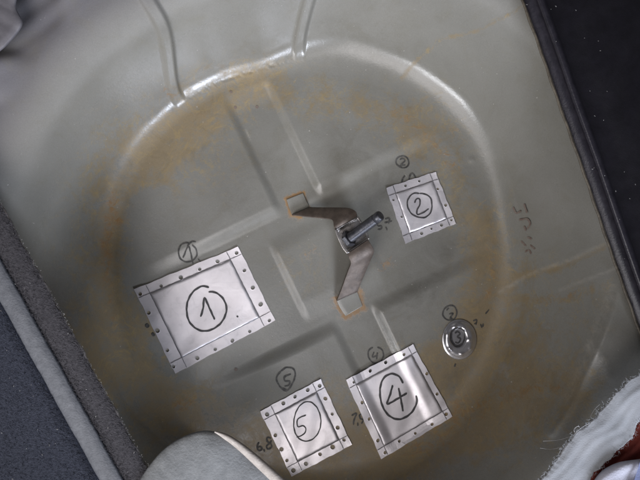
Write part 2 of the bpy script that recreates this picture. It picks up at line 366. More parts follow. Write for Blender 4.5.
well = empty("wheel_well", (WC[0], WC[1], -0.007), "olive grey painted steel spare wheel well, rust stained, pressed with a sunken cross", "wheel well")
def pan_part(name, quads, cap=False):
    used = np.unique(quads); remap = np.full(NR*NT, -1); remap[used] = np.arange(len(used))
    V = np.stack([X, Y, Z2], -1).reshape(-1, 3)[used]; NN = NRM.reshape(-1, 3)[used]
    faces = remap[quads].tolist()
    if cap: faces = faces+[list(range(NT))]
    o = mesh(name, V, faces, M_paint, well, normals=NN)
    for k, A in ATT.items():
        at = o.data.attributes.new(k, 'FLOAT', 'POINT'); at.data.foreach_set('value', A.reshape(-1)[used].astype(np.float32))
    return o
ii, jj = np.meshgrid(np.arange(NR-1), np.arange(NT), indexing='ij'); j2 = (jj+1) % NT
quads = np.stack([ii*NT+jj, (ii+1)*NT+jj, (ii+1)*NT+j2, ii*NT+j2], -1)
fr = 0.5*(R2[:-1]+R2[1:]); rm = [k[:-1] & k[1:] for k in rib_mask]; anyrib = rm[0] | rm[1]
s1 = np.repeat(seg[1:][:, None], NT, 1)
pan_part("floor_panel", quads[(s1 <= 1) & ~anyrib], cap=True)
pan_part("side_wall", quads[((s1 == 2)) & ~anyrib])
pan_part("rim_flange", quads[(s1 >= 3) & ~anyrib])
for k in rm: pan_part("wall_rib", quads[k])

# ------------------------------------------------------------------ writing
def stroke_mesh(paths, w, zf, jit=0.12):
    """marker ribbons: list of (x, y) polylines in photo pixels, laid on the surface by zf(px, py) -> xyz"""
    V, F = [], []
    for pts in paths:
        c = spline(pts, 6); L = np.linalg.norm(np.diff(c, axis=0), axis=1).sum()
        c = resample(c, max(5, int(L/0.9)+2)); n = len(c)
        t = np.gradient(c, axis=0); t /= np.linalg.norm(t, axis=1, keepdims=True)+1e-9
        nrm = np.stack([-t[:, 1], t[:, 0]], 1)
        c = c+nrm*(np.sin(np.arange(n)*0.8+len(V))*0.08)[:, None]
        ww = w*(1+jit*np.sin(np.arange(n)*0.55+len(V)*1.3))*0.5
        ww[0] *= 0.45; ww[-1] *= 0.4
        b = len(V)
        for i in range(n):
            for s in (-1, 1):
                q = c[i]+nrm[i]*s*ww[i]; V.append(zf(q[0], q[1]))
        for i in range(n-1): F.append((b+2*i, b+2*i+2, b+2*i+3, b+2*i+1))
    return np.array(V), F
def oval(cx, cy, rx, ry, a0=0, a1=360, rot=0, n=18, wob=0.05):
    out = []
    for a in np.linspace(math.radians(a0), math.radians(a1), n):
        k = 1+wob*math.sin(2*a+cx)+wob*0.6*math.sin(3*a+cy)
        x, y = rx*k*math.cos(a), ry*k*math.sin(a); c, s = math.cos(math.radians(rot)), math.sin(math.radians(rot))
        out.append((cx+x*c-y*s, cy+x*s+y*c))
    return out
def write_floor(label, paths, w, m=None):
    V, F = stroke_mesh(paths, w, surf)
    o = mesh("marker_writing", V, F, m or M_inkfade, well); o['label'] = label; return o
write_floor("circled 1 in black marker above the largest metal patch", [oval(187.5, 252.5, 9.6, 9.2, -60, 285), [(183, 258), (188, 246.5), (190.5, 252), (193, 264)], [(187, 246), (192, 241.5), (196, 242)], [(198, 259), (201, 262)]], 1.6)
write_floor("two black marker dots left of the largest metal patch", [[(145.5, 324.5), (149, 327)], [(152, 333), (154.5, 336)]], 3.6)
write_floor("small circled 2 in black marker", [oval(402.5, 162, 6.3, 6, -90, 285), [(399.8, 159.8), (402.5, 158.4), (405, 160.5), (402, 164), (400.6, 165.6), (405.5, 165)]], 1.5)
write_floor("handwritten 1,0 in black marker", [[(401.5, 183), (403, 178.5), (405, 175.5)], [(409.5, 182), (409.5, 176.5), (412.5, 173.5), (415, 176.5), (416, 181)], [(418, 180.5), (418.8, 182.5)]], 1.7)
write_floor("handwritten 5,7 in black marker beside the stud", [[(380.5, 222), (377.5, 223.2), (378, 226), (381.5, 226), (381, 229), (377.8, 229.6)], [(386, 227), (387.2, 230.5)], [(385, 219), (389.5, 218.5), (388.5, 224)], [(384.5, 223), (392, 221)]], 1.5)
write_floor("small circled 2 in black marker above the round disc", [oval(450, 313, 7.2, 7.2, -100, 262), [(446.5, 310.5), (449, 308)], [(449, 314), (453, 313.5), (450, 318.5), (452.5, 318)]], 1.5)
write_floor("handwritten 7,5 in black marker right of the round disc", [[(473, 321), (476.5, 320), (476, 325)], [(474, 324), (477, 323)], [(480.5, 324), (482, 328)], [(483, 323.5), (483, 327)], [(485.5, 314), (489, 309.5)]], 1.4)
write_floor("short black marker tick below the round disc", [[(455.5, 363.5), (454.5, 367)]], 1.6)
write_floor("circled 4 in black marker", [oval(375.8, 355, 8, 7.8, -80, 250), [(374, 352), (372.5, 357), (378, 355.5)], [(377.5, 352.5), (376.5, 359.5)]], 1.5)
write_floor("handwritten 7,5 in black marker", [[(351.5, 415.5), (356.5, 413.5), (354, 420), (353.5, 425)], [(357.5, 422.5), (358, 426)], [(362, 414), (359.5, 415), (360.5, 418.5), (363, 420), (361.5, 424)]], 1.7)
write_floor("circled 5 in black marker in a lopsided ring", [[(281, 371), (287, 367.5), (294, 369.5), (295, 377), (291, 386), (286, 391), (279.5, 386), (276.5, 378), (281, 371)], [(291, 374), (284.5, 377), (285, 381), (289.5, 381.5), (289, 385), (284.5, 386.5)], [(283, 388), (288, 391)]], 1.7)
write_floor("handwritten 6,8 in black marker", [[(259, 442), (257, 447), (259, 450.5), (262, 449), (260, 446.5), (257.5, 448)], [(263.8, 449), (264.5, 452)], [(271, 438.5), (267.5, 437.5), (267, 441), (270.5, 443.5), (271.5, 447), (268, 449), (266.5, 446), (270, 443), (271.5, 440)]], 1.9)
o = write_floor("row of faded reddish brown scrawl on the right side", [[(513, 207), (516, 213), (521, 211)], [(524, 204), (527, 213)], [(519, 220), (527, 219), (530, 224), (527, 229)], [(524, 226), (526, 231)], [(527, 237), (532, 239)], [(521, 241), (526, 246)], [(530, 245), (535, 249)], [(525, 252), (529, 250), (531, 254)]], 1.8, M_ruststain)
for x, y, r in ((231, 92, 1.3), (235.5, 107.5, 1.5), (257, 107, 1.5), (236, 369.5, 1.6), (462, 330, 0.0), (276, 167, 0)):
    if r:
        V = [surf(x, y, 0.0005)]+[surf(x+r*math.cos(a), y+r*math.sin(a), 0.0005) for a in np.linspace(0, 2*math.pi, 11)[:-1]]
        mesh("pin_hole_dot", V, [(0, 1+i, 1+(i+1) % 10) for i in range(10)], M_ruststain, well)  # small floor holes drawn as flat rust-coloured discs

# ------------------------------------------------------------------ sheet metal patches
def patch(label, corners, fr_w, holes, digit, ring_pts, ink_w, hole_r=2.0, mat=None, relief=1.0):
    """corners TL,TR,BR,BL in photo px; fr_w flange widths (l,r,t,b) px; holes in px"""
    mat = mat or M_alu
    c = np.array(corners, float)
    LU = 0.5*(np.linalg.norm(c[1]-c[0])+np.linalg.norm(c[2]-c[3])); LV = 0.5*(np.linalg.norm(c[3]-c[0])+np.linalg.norm(c[2]-c[1]))
    ph = rng.uniform(0, 6.28, 6)
    def px_of(u, v): return np.array([0.28*math.sin(v*17+ph[0])+0.16*math.sin(v*41+ph[1]), 0.28*math.sin(u*19+ph[2])+0.16*math.sin(u*47+ph[3])])+(1-v)*((1-u)*c[0]+u*c[1])+v*((1-u)*c[3]+u*c[2])
    def uv_of(p):
        uv = np.array([0.5, 0.5])
        for _ in range(12):
            f = px_of(*uv)-p; e = 1e-4
            J = np.stack([(px_of(uv[0]+e, uv[1])-px_of(*uv))/e, (px_of(uv[0], uv[1]+e)-px_of(*uv))/e], 1)
            uv = uv-np.linalg.solve(J, f)
        return uv
    l, r, t, b = fr_w[0]/LU, 1-fr_w[1]/LU, fr_w[2]/LV, 1-fr_w[3]/LV
    bendx = rng.uniform(-1, 1, 4)
    def z_of(u, v, x, y):
        d = min((u-l)*LU, (r-u)*LU, (v-t)*LV, (b-v)*LV)          # px inside the fold
        lift = 0.0011*float(sstep(-0.2, 1.7, d))
        curl = 0.0010*bendx[0]*(1-u)**6*(1-v)**6+0.0012*abs(bendx[1])*u**6*(1-v)**6+0.0016*abs(bendx[2])*u**6*v**6+0.001*bendx[3]*(1-u)**6*v**6
        wav = 0.0004*math.sin(u*9+bendx[0]*3)*math.sin(v*7+bendx[1]*3)+0.00012*math.sin(u*21+v*17)
        return pan_z(x, y)*(relief if pan_z(x, y) < 0 else 1.0)+0.0012+lift+abs(curl)+wav
    def pt(u, v, lift=0.0):
        p = px_of(u, v); w = P(p[0], p[1], 0); 
        for _ in range(2): w = P(p[0], p[1], z_of(u, v, w[0], w[1])+lift)
        return w
    ctr = pt(0.5, 0.5); root = empty("metal_patch", (ctr[0], ctr[1], float(floor_h(ctr[0], ctr[1]))), label, "metal patch", "numbered metal patches on the well floor")
    # panel
    def axis(lo, hi, L):
        n = max(6, int((hi-lo)*L/1.5)); e = 1.7/L
        return np.unique(np.r_[lo, lo+e*0.35, lo+e*0.7, np.linspace(lo+e, hi-e, n), hi-e*0.7, hi-e*0.35, hi])
    us, vs_ = axis(l, r, LU), axis(t, b, LV)
    V = [pt(u, v) for v in vs_ for u in us]
    F = [f[::-1] for f in grid_faces(len(vs_), len(us))]
    panel = mesh("panel", V, F, mat, root, solid=0.0009)
    # flanges, with drilled holes
    uvh = [uv_of(np.array(h, float)) for h in holes]
    g = 0.14
    bands = [("t", 0, 1, 0, t-g/LV), ("b", 0, 1, b+g/LV, 1), ("l", 0, l-g/LU, t+g/LV, b-g/LV), ("r", r+g/LU, 1, t+g/LV, b-g/LV)]
    for nm, u0, u1, v0, v1 in bands:
        mine = [h for h in uvh if u0-0.002 <= h[0] <= u1+0.002 and v0-0.002 <= h[1] <= v1+0.002]
        k = 0 if nm in "tb" else 1
        mine.sort(key=lambda h: h[k]); V, F = [], []
        lo, hi = (u0, u1) if k == 0 else (v0, v1)
        L = LU if k == 0 else LV
        cuts = [lo]+[0.5*(p[k]+q[k]) for p, q in zip(mine[:-1], mine[1:])]+[hi]
        segs = []
        for i, h in enumerate(mine):                      # short square cell round each hole, plain strips between
            hw = min(4.2/L, h[k]-cuts[i]-0.05/L, cuts[i+1]-h[k]-0.05/L)
            if h[k]-hw > cuts[i]+1e-5: segs.append((cuts[i], h[k]-hw, None))
            segs.append((h[k]-hw, h[k]+hw, h)); 
            if h[k]+hw < cuts[i+1]-1e-5: segs.append((h[k]+hw, cuts[i+1], None))
        if not mine: segs = [(lo, hi, None)]
        for s0, s1_, h in segs:
            a0, a1, b0, b1 = (s0, s1_, v0, v1) if k == 0 else (u0, u1, s0, s1_)
            base = len(V)
            if h is None:
                nn = max(2, int((s1_-s0)*L/2)+1)
                A, B = (np.linspace(a0, a1, nn), np.linspace(b0, b1, 4)) if k == 0 else (np.linspace(a0, a1, 4), np.linspace(b0, b1, nn))
                V += [pt(u, v) for v in B for u in A]; F += [f[::-1] for f in grid_faces(len(B), len(A), base=base)]
                continue
            rad = hole_r*random.uniform(0.78, 1.18)
            hx = np.clip(h[0], a0+(rad+0.4)/LU, a1-(rad+0.4)/LU); hy = np.clip(h[1], b0+(rad+0.4)/LV, b1-(rad+0.4)/LV)
            angs = list(np.linspace(0, 2*math.pi, 17)[:-1])+[math.atan2((yy-hy)*LV, (xx-hx)*LU) % (2*math.pi) for xx in (a0, a1) for yy in (b0, b1)]
            angs.sort(); n = len(angs)
            for a in angs:
                dx, dy = math.cos(a)/LU, math.sin(a)/LV
                tt = min([(a1-hx)/dx if dx > 1e-12 else 1e9, (a0-hx)/dx if dx < -1e-12 else 1e9, (b1-hy)/dy if dy > 1e-12 else 1e9, (b0-hy)/dy if dy < -1e-12 else 1e9])
                V.append(pt(hx+dx*tt, hy+dy*tt))
            for a in angs: V.append(pt(hx+rad*1.3*math.cos(a)/LU, hy+rad*1.3*math.sin(a)/LV))
            for a in angs: V.append(pt(hx+rad*math.cos(a)/LU, hy+rad*math.sin(a)/LV, 0.00008))
            for q in range(n):
                q2 = (q+1) % n
                for R_ in (0, n): F.append((base+R_+q, base+R_+n+q, base+R_+n+q2, base+R_+q2))
        mesh("flange", V, F, mat, root, smooth=False, solid=0.0008)
    # scored fold lines running right across
    def lay(px, py):
        uv = uv_of(np.array([px, py])); return pt(uv[0], uv[1], 0.0004)
    for p0, p1 in (((0.004, t), (0.996, t)), ((0.004, b), (0.996, b)), ((l, 0.004), (l, 0.996)), ((r, 0.004), (r, 0.996))):
        e0, e1 = px_of(*p0), px_of(*p1)
        V, F = stroke_mesh([[e0, e0*0.66+e1*0.34, e0*0.33+e1*0.67, e1]], 0.75, lay); mesh("score_line", V, F, M_pencil, root)
    V, F = stroke_mesh(ring_pts+digit, ink_w, lambda a_, b_: lay(a_, b_))
    mesh("handwritten_numeral", V, F, M_ink, panel, origin=wloc(panel))
    return root
def zc(off, sc, pts): return [(off[0]+x/sc, off[1]+y/sc) for x, y in pts]

o1, k1 = (120, 230), 3.2
patch("largest bright aluminium patch, marked with a circled 1, in the left arm of the cross",
      zc(o1, k1, [(45, 190), (378, 54), (496, 290), (176, 460)]), (13, 12.5, 9.2, 10.5),
      zc(o1, k1, [(65, 205), (132, 180), (195, 153), (255, 126), (312, 101), (373, 74), (398, 130), (425, 185), (450, 238), (478, 290), (415, 325), (360, 355), (305, 382), (248, 410), (172, 437), (92, 265), (120, 322), (152, 385)]),
      [zc(o1, k1, [(258, 278), (266, 250), (270, 217), (284, 245), (303, 287)]), zc(o1, k1, [(373, 275), (376, 277), (379, 278)])],
      [zc(o1, k1, [(285, 184), (262, 180), (232, 200), (214, 240), (220, 290), (252, 320), (290, 320), (325, 295), (341, 255), (330, 220), (305, 200), (283, 198)])], 2.0, 2.0)
o2, k2 = (370, 140), 4.364
patch("small dull grey patch marked with a circled 2, right of the steel stud",
      zc(o2, k2, [(70, 208), (286, 138), (376, 365), (156, 452)]), (7, 6.5, 8, 8),
      zc(o2, k2, [(155, 200), (215, 180), (290, 215), (330, 285), (355, 350), (225, 408), (268, 388), (312, 372), (102, 262), (140, 335)]),
      [zc(o2, k2, [(195, 275), (202, 258), (216, 258), (218, 280), (205, 308), (207, 325), (230, 318), (257, 300)])],
      [zc(o2, k2, [(215, 234), (190, 233), (168, 255), (163, 285), (178, 318), (205, 335), (240, 338), (265, 315), (270, 280), (262, 250), (235, 235), (215, 234)])], 1.45, 1.35)
o4, k4 = (335, 335), 3.554
patch("streaky grey patch marked with a circled 4, dipping into the lower arm of the cross",
      zc(o4, k4, [(38, 160), (276, 33), (418, 290), (165, 442)]), (7.5, 6, 9, 9.5),
      zc(o4, k4, [(67, 168), (125, 128), (180, 98), (245, 70), (97, 240), (123, 297), (152, 375), (178, 418), (228, 378), (285, 350), (345, 318), (395, 282), (330, 135), (362, 210)]),
      [zc(o4, k4, [(205, 178), (196, 212), (186, 245), (220, 228), (256, 206)]), zc(o4, k4, [(226, 188), (234, 228), (242, 272)])],
      [zc(o4, k4, [(242, 172), (228, 148), (200, 138), (172, 155), (160, 195), (166, 245), (190, 285), (228, 300), (268, 280), (290, 242), (288, 215)])], 2.0, 1.7, relief=0.5)
o5, k5 = (240, 350), 3.692
patch("square bright patch marked with a circled 5, beside the grey pad",
      zc(o5, k5, [(74, 226), (298, 107), (413, 350), (190, 467)]), (12, 9.5, 9.5, 10),
      zc(o5, k5, [(100, 238), (160, 197), (203, 173), (250, 148), (294, 133), (315, 180), (340, 237), (360, 287), (382, 330), (340, 355), (295, 385), (243, 420), (197, 445), (130, 315), (152, 367), (173, 408)]),
      [zc(o5, k5, [(244, 240), (225, 248), (212, 258), (213, 283), (232, 280), (243, 290), (238, 308), (222, 318), (208, 322)])],
      [oval(307.2, 421.8, 13.8, 19.4, -75, 292, 8, 22, 0.03)], 1.25, 2.0)

# the small round disc
def disc_patch():
    c = np.array((459.4, 339.5)); ctr = P(*c); root = empty("round_patch", (ctr[0], ctr[1], float(floor_h(ctr[0], ctr[1]))), "small round shiny disc marked with a circled 3, pressed with bright dimples", "metal patch", "numbered metal patches on the well floor")
    rx, ry = 17.3, 20.2
    bumps = [(190, 203), (284, 287), (157, 345), (235, 380), (138, 250), (296, 345), (255, 215)]; bumps = zc((425, 295), 6.4, bumps)
    def zf(px, py):
        rr = math.hypot((px-c[0])/rx, (py-c[1])/ry)
        z = 0.0012+0.0035*float(1-sstep(0.70, 1.0, rr))-0.0016*float(1-sstep(0.42, 0.54, math.hypot((px-458)/rx, (py-337.5)/ry)))
        for bx, by in bumps: z += 0.0013*math.exp(-((px-bx)**2+(py-by)**2)/3.2)
        return z
    def pt(px, py, lift=0):
        w = P(px, py, 0)
        return P(px, py, float(floor_h(w[0], w[1]))+zf(px, py)+lift)
    nr, nth = 26, 72
    V = [pt(c[0]+rx*r*math.cos(a), c[1]+ry*r*math.sin(a)) for r in np.linspace(0.01, 1, nr) for a in np.linspace(0, 2*math.pi, nth, endpoint=False)]
    F = grid_faces(nr, nth, True)+[list(range(nth))[::-1]]
    d = mesh("disc", V, [f for f in F], M_disc, root, solid=0.0008)
    V, F = stroke_mesh([oval(457.8, 337, 7.4, 8.8, -80, 300, 10), oval(457.8, 337, 6.6, 8.2, 40, 200, 10), [(455, 333.5), (457.5, 331.5), (460, 334), (457.5, 336.8), (460.5, 339), (458.5, 343), (455, 342)]], 1.6, lambda a, b: pt(a, b, 0.0004))
    mesh("handwritten_numeral", V, F, M_ink, d, origin=wloc(d))
disc_patch()

# ------------------------------------------------------------------ the hold-down bracket
def bracket():
    ctr = P(345, 250, 0); root = empty("clamp_bracket", (ctr[0], ctr[1], -0.004), "bent brown steel strap bracket with a leaning stud, standing at the middle of the cross", "bracket")
    def strip(name, stations, m, nsub=7, across=5, th_=0.0022, crown=0.0, rest=False):
        """stations: (ax, ay, bx, by, z) edge pairs in photo pixels"""
        st = spline(np.array(stations, float), nsub); V = []
        for ax, ay, bx, by, z in st:
            for k in np.linspace(0, 1, across): px_, py_ = ax+(bx-ax)*k, ay+(by-ay)*k; q = P(px_, py_, 0); fz_ = float(floor_h(q[0], q[1])) if (rest or z < 0.002) else 0.0; V.append(P(px_, py_, z+fz_+crown*math.sin(k*math.pi)))
        f = grid_faces(len(st), across)
        e1 = V[across]-V[0]; e2 = V[1]-V[0]
        if np.cross(e1, e2)[2] < 0: pass
        o = mesh(name, V, f, m, root, solid=th_, off=0)
        bv = o.modifiers.new("round_edges", 'BEVEL'); bv.width = 0.0004; bv.segments = 2; bv.limit_method = 'ANGLE'
        return o
    # (left edge / right edge) of the strap seen along its run
    strip("foot", [(303, 193, 286.5, 199.5, 0.0008), (306, 200, 289, 207, 0.0010), (310, 207.5, 292, 215, 0.0014)], M_paint, th_=0.0016, rest=True)
    strip("arm", [(310, 207.5, 292, 215, 0.0016), (318, 207.7, 301, 216.3, 0.006), (332, 207.8, 318, 218, 0.015), (343, 208, 329, 219, 0.0235), (350, 208.6, 333, 221, 0.028), (355.5, 211.5, 334, 227, 0.031), (357.2, 216, 334.5, 229.5, 0.030)], M_strap, crown=0.0008)
    strip("saddle", [(357.2, 216.2, 334.6, 229.8, 0.030), (358.4, 218.5, 336, 232.5, 0.0255), (361, 224, 339, 238.5, 0.0245), (365, 233, 343.5, 247, 0.0245), (367, 237, 346, 251, 0.0255), (368, 239.5, 347.5, 253.5, 0.030)], M_saddle)
    strip("saddle_lip", [(337.2, 229.5, 334.6, 229.4, 0.034), (340, 236.5, 337.2, 237, 0.034), (345, 246.5, 342, 247.5, 0.034), (349.6, 252.5, 346.6, 253.5, 0.034)], M_saddle, th_=0.003)
    strip("saddle_lip", [(357, 217.8, 358.6, 216.4, 0.033), (361, 224, 362.8, 223.4, 0.031), (366, 234, 367.8, 233.4, 0.031), (368, 239.5, 369.6, 238.6, 0.033)], M_saddle, th_=0.002)
    strip("arm", [(368, 239.7, 347.5, 253.7, 0.030), (371, 244.5, 349, 258, 0.0305), (373.8, 250.5, 350.5, 263, 0.0275), (371.5, 257.5, 348, 270, 0.022), (366.5, 269, 344, 281, 0.014), (361.5, 281, 340, 292, 0.0065), (357, 291.5, 336.5, 300.5, 0.0016)], M_strap, crown=0.0008)
    strip("foot", [(357, 291.5, 336.5, 300.5, 0.0014), (359.5, 298, 340, 308, 0.0010), (362.5, 306, 345.5, 316, 0.0008)], M_paint, th_=0.0016, rest=True)
    # threaded stud
    a, b = P(346.5, 240.5, 0.028), P(381, 215, 0.062)
    ax = (b-a)/np.linalg.norm(b-a); u = np.cross(ax, (0, 0, 1)); u /= np.linalg.norm(u); v = np.cross(u, ax)
    def lathe(name, prof, m, nth=28, helix=0.0, pitch=0.0016, parent=root):
        V = []
        for s, r in prof:
            for k in range(nth):
                t = 2*math.pi*k/nth
                rr = r*(1+(helix*math.sin(2*math.pi*s/pitch+t)))
                V.append(a+ax*s+(u*math.cos(t)+v*math.sin(t))*rr)
        F = grid_faces(len(prof), nth, True); F.append(list(range(nth))[::-1]); F.append([(len(prof)-1)*nth+k for k in range(nth)])
        return mesh(name, V, F, m, parent)
    L = np.linalg.norm(b-a)
    st = lathe("stud", [(s, 0.0064) for s in np.linspace(0, L*0.84, 150)], M_stud, helix=0.035)
    lathe("stud_tip", [(L*0.84, 0.0061), (L*0.90, 0.0064), (L*0.97, 0.0064), (L*0.995, 0.0056), (L, 0.0042)], M_stud)
    n6 = [(0.0008, 0.0098), (0.0016, 0.0104), (0.0064, 0.0104), (0.0072, 0.0098)]
    V = []
    for s, r in n6:
        for k in range(6): t = math.pi*k/3; V.append(a+ax*s+(u*math.cos(t)+v*math.sin(t))*r)
    F = grid_faces(4, 6, True)+[[5, 4, 3, 2, 1, 0], [18, 19, 20, 21, 22, 23]]
    mesh("nut", V, F, M_stud, root, smooth=False)
bracket()

# ------------------------------------------------------------------ lofted sheets and trims
def loft(curves, m, name, parent, solid=0, n=80, disp=None):
    """curves: list of polylines of (px, py, z)"""
    rows = [resample(c, n) for c in curves]; V = []
    for i, r_ in enumerate(rows):
        for j, p in enumerate(r_):
            z = p[2]+(disp(i, j, p) if disp else 0); V.append(P(p[0], p[1], z))
    return mesh(name, V, [f for f in grid_faces(len(rows), n)], m, parent, solid=solid)
def wig(seed, amp, n, f):
    g = np.random.default_rng(seed); x = np.linspace(0, 1, n); return amp*sum(np.sin(x*f*k*6.28+g.uniform(0, 6.28))/k for k in (1, 2, 3.3, 5.1))

# left: carpeted boot board
ZB = 0.168
def cl(y, off): return (146+(y-464)*0.5555-off, y)
ys = np.linspace(-20, 560, 240)
def ccurve(off, z, ragged=0.0, seed=1):
    w_ = wig(seed, ragged, len(ys), 9)+(np.random.default_rng(seed).normal(0, ragged*0.35, len(ys)) if ragged else 0)
    return [(*cl(y, off+w_[i]), z) for i, y in enumerate(ys)]
p0 = P(60, 420, ZB); board = empty("boot_board", (p0[0], p0[1], 0.15), "dark carpeted boot board with a pale grey strip, along the lower left side", "boot board")
loft([ccurve(1.5, ZB+0.0008, 0.5, 3), ccurve(6, ZB+0.0022), ccurve(14, ZB+0.003), ccurve(22, ZB+0.0025), ccurve(29, ZB+0.001), ccurve(31.5, ZB-0.001)], M_band, "edge_band", board, n=400)
loft([ccurve(2.6, ZB-0.016, 0.5, 3), ccurve(0.8, ZB-0.009, 0.6, 3), ccurve(0.1, ZB-0.003, 0.8, 3), ccurve(0.4, ZB+0.0002, 0.8, 3), ccurve(1.7, ZB+0.0010, 0.6, 4)], M_cut, "cut_edge", board, n=420)
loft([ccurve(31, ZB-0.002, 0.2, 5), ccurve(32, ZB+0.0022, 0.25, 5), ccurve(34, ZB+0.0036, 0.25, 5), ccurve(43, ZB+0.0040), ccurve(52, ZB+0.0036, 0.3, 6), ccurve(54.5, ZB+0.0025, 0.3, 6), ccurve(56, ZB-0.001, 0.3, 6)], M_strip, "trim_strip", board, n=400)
loft([ccurve(55, ZB-0.001), ccurve(58, ZB+0.0015), ccurve(70, ZB+0.003), ccurve(110, ZB+0.003), ccurve(200, ZB+0.003), ccurve(330, ZB+0.002)], M_carpet, "carpet", board, n=300)
def hairs(name, m, parent, spots, length, width, up, seed):
    g = np.random.default_rng(seed); V, F = [], []
    for (x, y, z) in spots:
        a = g.uniform(0, 6.283); L = length*g.uniform(0.4, 1.3); d = np.array([math.cos(a), math.sin(a), 0]); n_ = np.array([-d[1], d[0], 0])*width*0.5
        q = P(x, y, z); k = up*g.uniform(0.4, 1.2); b = len(V)
        V += [q-n_, q+n_, q+d*L*0.5+n_*0.8+[0, 0, k*L*0.8], q+d*L*0.5-n_*0.8+[0, 0, k*L*0.8], q+d*L+[0, 0, k*L*0.9]]
        F += [(b, b+1, b+2, b+3), (b+3, b+2, b+4)]
    return set_tag(mesh(name, V, F, m, parent, smooth=False), kind='stuff')
sp = [(*cl(y, rng.uniform(57, 170)), ZB+0.002) for y in rng.uniform(190, 500, 7000)]
hairs("carpet_pile", M_carpet, board, [s for s in sp if s[0] > -12], 0.0035, 0.0006, 0.7, 1)
sp = [(*cl(y, rng.uniform(0.5, 31)), ZB+0.0015) for y in rng.uniform(180, 500, 3600)]
hairs("felt_fuzz", M_band, board, sp, 0.0032, 0.0005, 0.6, 2)
sp = [(*cl(y, rng.normal(0.4, 0.7)), ZB-0.001) for y in rng.uniform(180, 490, 420)]
sp += [(*cl(y, rng.uniform(2, 160)), ZB+0.0035) for y in rng.uniform(190, 490, 90)]
hairs("pale_lint", M_fibre, board, sp, 0.0017, 0.0004, 0.4, 3)

# right: black plastic sill trim
def tx(y): return np.interp(y, [-60, 0, 48, 103, 165, 244, 317, 420], [500, 521, 538.6, 557.5, 580, 607, 633, 670])
yt = np.linspace(-60, 420, 90)
def tcurve(off, z, w=0): return [(tx(y)+off+w*math.sin(y*0.21)*0.4, y, z) for y in yt]
p0 = P(600, 120, 0.17); trim = empty("sill_trim", (p0[0], p0[1], 0.15), "black plastic trim panel with a raised lip along the upper right side", "trim panel")
loft([tcurve(3.0, 0.146), tcurve(0.3, 0.150, 1), tcurve(-0.4, 0.1525, 1), tcurve(0.6, 0.1545, 1), tcurve(2.2, 0.154, 1), tcurve(3.0, 0.151)], M_seal, "rubber_bead", trim, n=200)
loft([tcurve(2.4, 0.150), tcurve(3.2, 0.1505), tcurve(8, 0.153), tcurve(14, 0.157), tcurve(15.5, 0.160)], M_lip, "inner_lip", trim, n=120)
loft([tcurve(15, 0.158), tcurve(15.6, 0.164), tcurve(17.5, 0.1675), tcurve(20.5, 0.1685), tcurve(23, 0.167), tcurve(24.5, 0.1635)], M_lip, "raised_lip", trim, n=120)
loft([tcurve(24.2, 0.164), tcurve(26, 0.163), tcurve(45, 0.166), tcurve(90, 0.170), tcurve(180, 0.171), tcurve(300, 0.165)], M_black, "cover_panel", trim, n=120)
sp = [(tx(y)+rng.uniform(3, 70), y, 0.1715) for y in rng.uniform(0, 330, 26)]
sp = [(x, y, 0.158 if x < tx(y)+15 else 0.171) for x, y, z in sp]
hairs("pale_lint", M_fibre, trim, sp, 0.0014, 0.0007, 0.15, 5)

# top left corner: lapped grey body panel
p0 = P(0, 20, 0.165); bp = empty("lapped_panel", (p0[0], p0[1], 0.15), "small grey lapped steel panel edge in the upper left corner", "body panel")
ed = [(30, -60, 0.1665), (17, -5, 0.1665), (16, 8, 0.1665), (22, 21, 0.1665), (19, 30, 0.166), (9, 42, 0.1655), (-2, 52, 0.165), (-30, 72, 0.165)]
es = [tuple(p) for p in spline(ed, 6)]
loft([[(x+0.6, y+0.6, z-0.006) for x, y, z in es], es, [(x-2, y-1.2, z+0.0016) for x, y, z in es], [(x-8, y-4, z+0.0015) for x, y, z in es], [(x-80, y-40, z+0.002) for x, y, z in es]], M_panel, "sheet", bp, n=80,
     disp=lambda i, j, p: 0.0007*math.sin(p[0]*0.4)*math.sin(p[1]*0.3))

# bottom: rounded grey pad with beige binding
ol = spline([(120, 510), (137, 484), (149, 466), (164, 449), (182, 437), (204, 430.5), (221, 434), (240, 446), (262, 465), (284, 486), (305, 512)], 8)
ctr_ = np.array((206, 560.0)); p0 = P(205, 480, 0.17); pad = empty("grey_pad", (p0[0], p0[1], 0.15), "rounded grey fabric pad with a beige edge, poking in at the bottom", "pad")
rows = []
for k, d in enumerate((0, 0.012, 0.035, 0.08, 0.15, 0.25, 0.4, 0.6, 0.85)):
    rows.append([(x+(ctr_[0]-x)*d, y+(ctr_[1]-y)*d, 0.172+0.012*math.sqrt(1-(1-min(1, d*1.6))**2.2)) for x, y in ol])
rows.insert(0, [(x+(ctr_[0]-x)*0.02, y+(ctr_[1]-y)*0.02, 0.158) for x, y in ol])
loft(rows, M_felt, "pad_cover", pad, n=120, disp=lambda i, j, p: 0.0010*math.sin(p[0]*0.09+p[1]*0.05)*math.sin(p[1]*0.08)+0.0002*math.sin(p[0]*0.31-p[1]*0.27))
br = np.array([p for p in ol if p[0] > 214]); nb = len(br); rad = np.interp(np.arange(nb), [0, nb*0.15, nb*0.5, nb], [0.8, 3.2, 5.0, 6.5])
t = np.gradient(br, axis=0); t /= np.linalg.norm(t, axis=1, keepdims=True); nn = np.stack([-t[:, 1], t[:, 0]], 1)*-1.0
V = []
for i in range(nb):
    for a in np.linspace(0, 2*math.pi, 14, endpoint=False):
        q = br[i]+nn[i]*(math.cos(a)*rad[i]-rad[i]*0.1); V.append(P(q[0], q[1], 0.176+math.sin(a)*0.0045*(rad[i]/6+0.3)))
mesh("edge_binding", V, grid_faces(nb, 14, True), M_bind, pad)

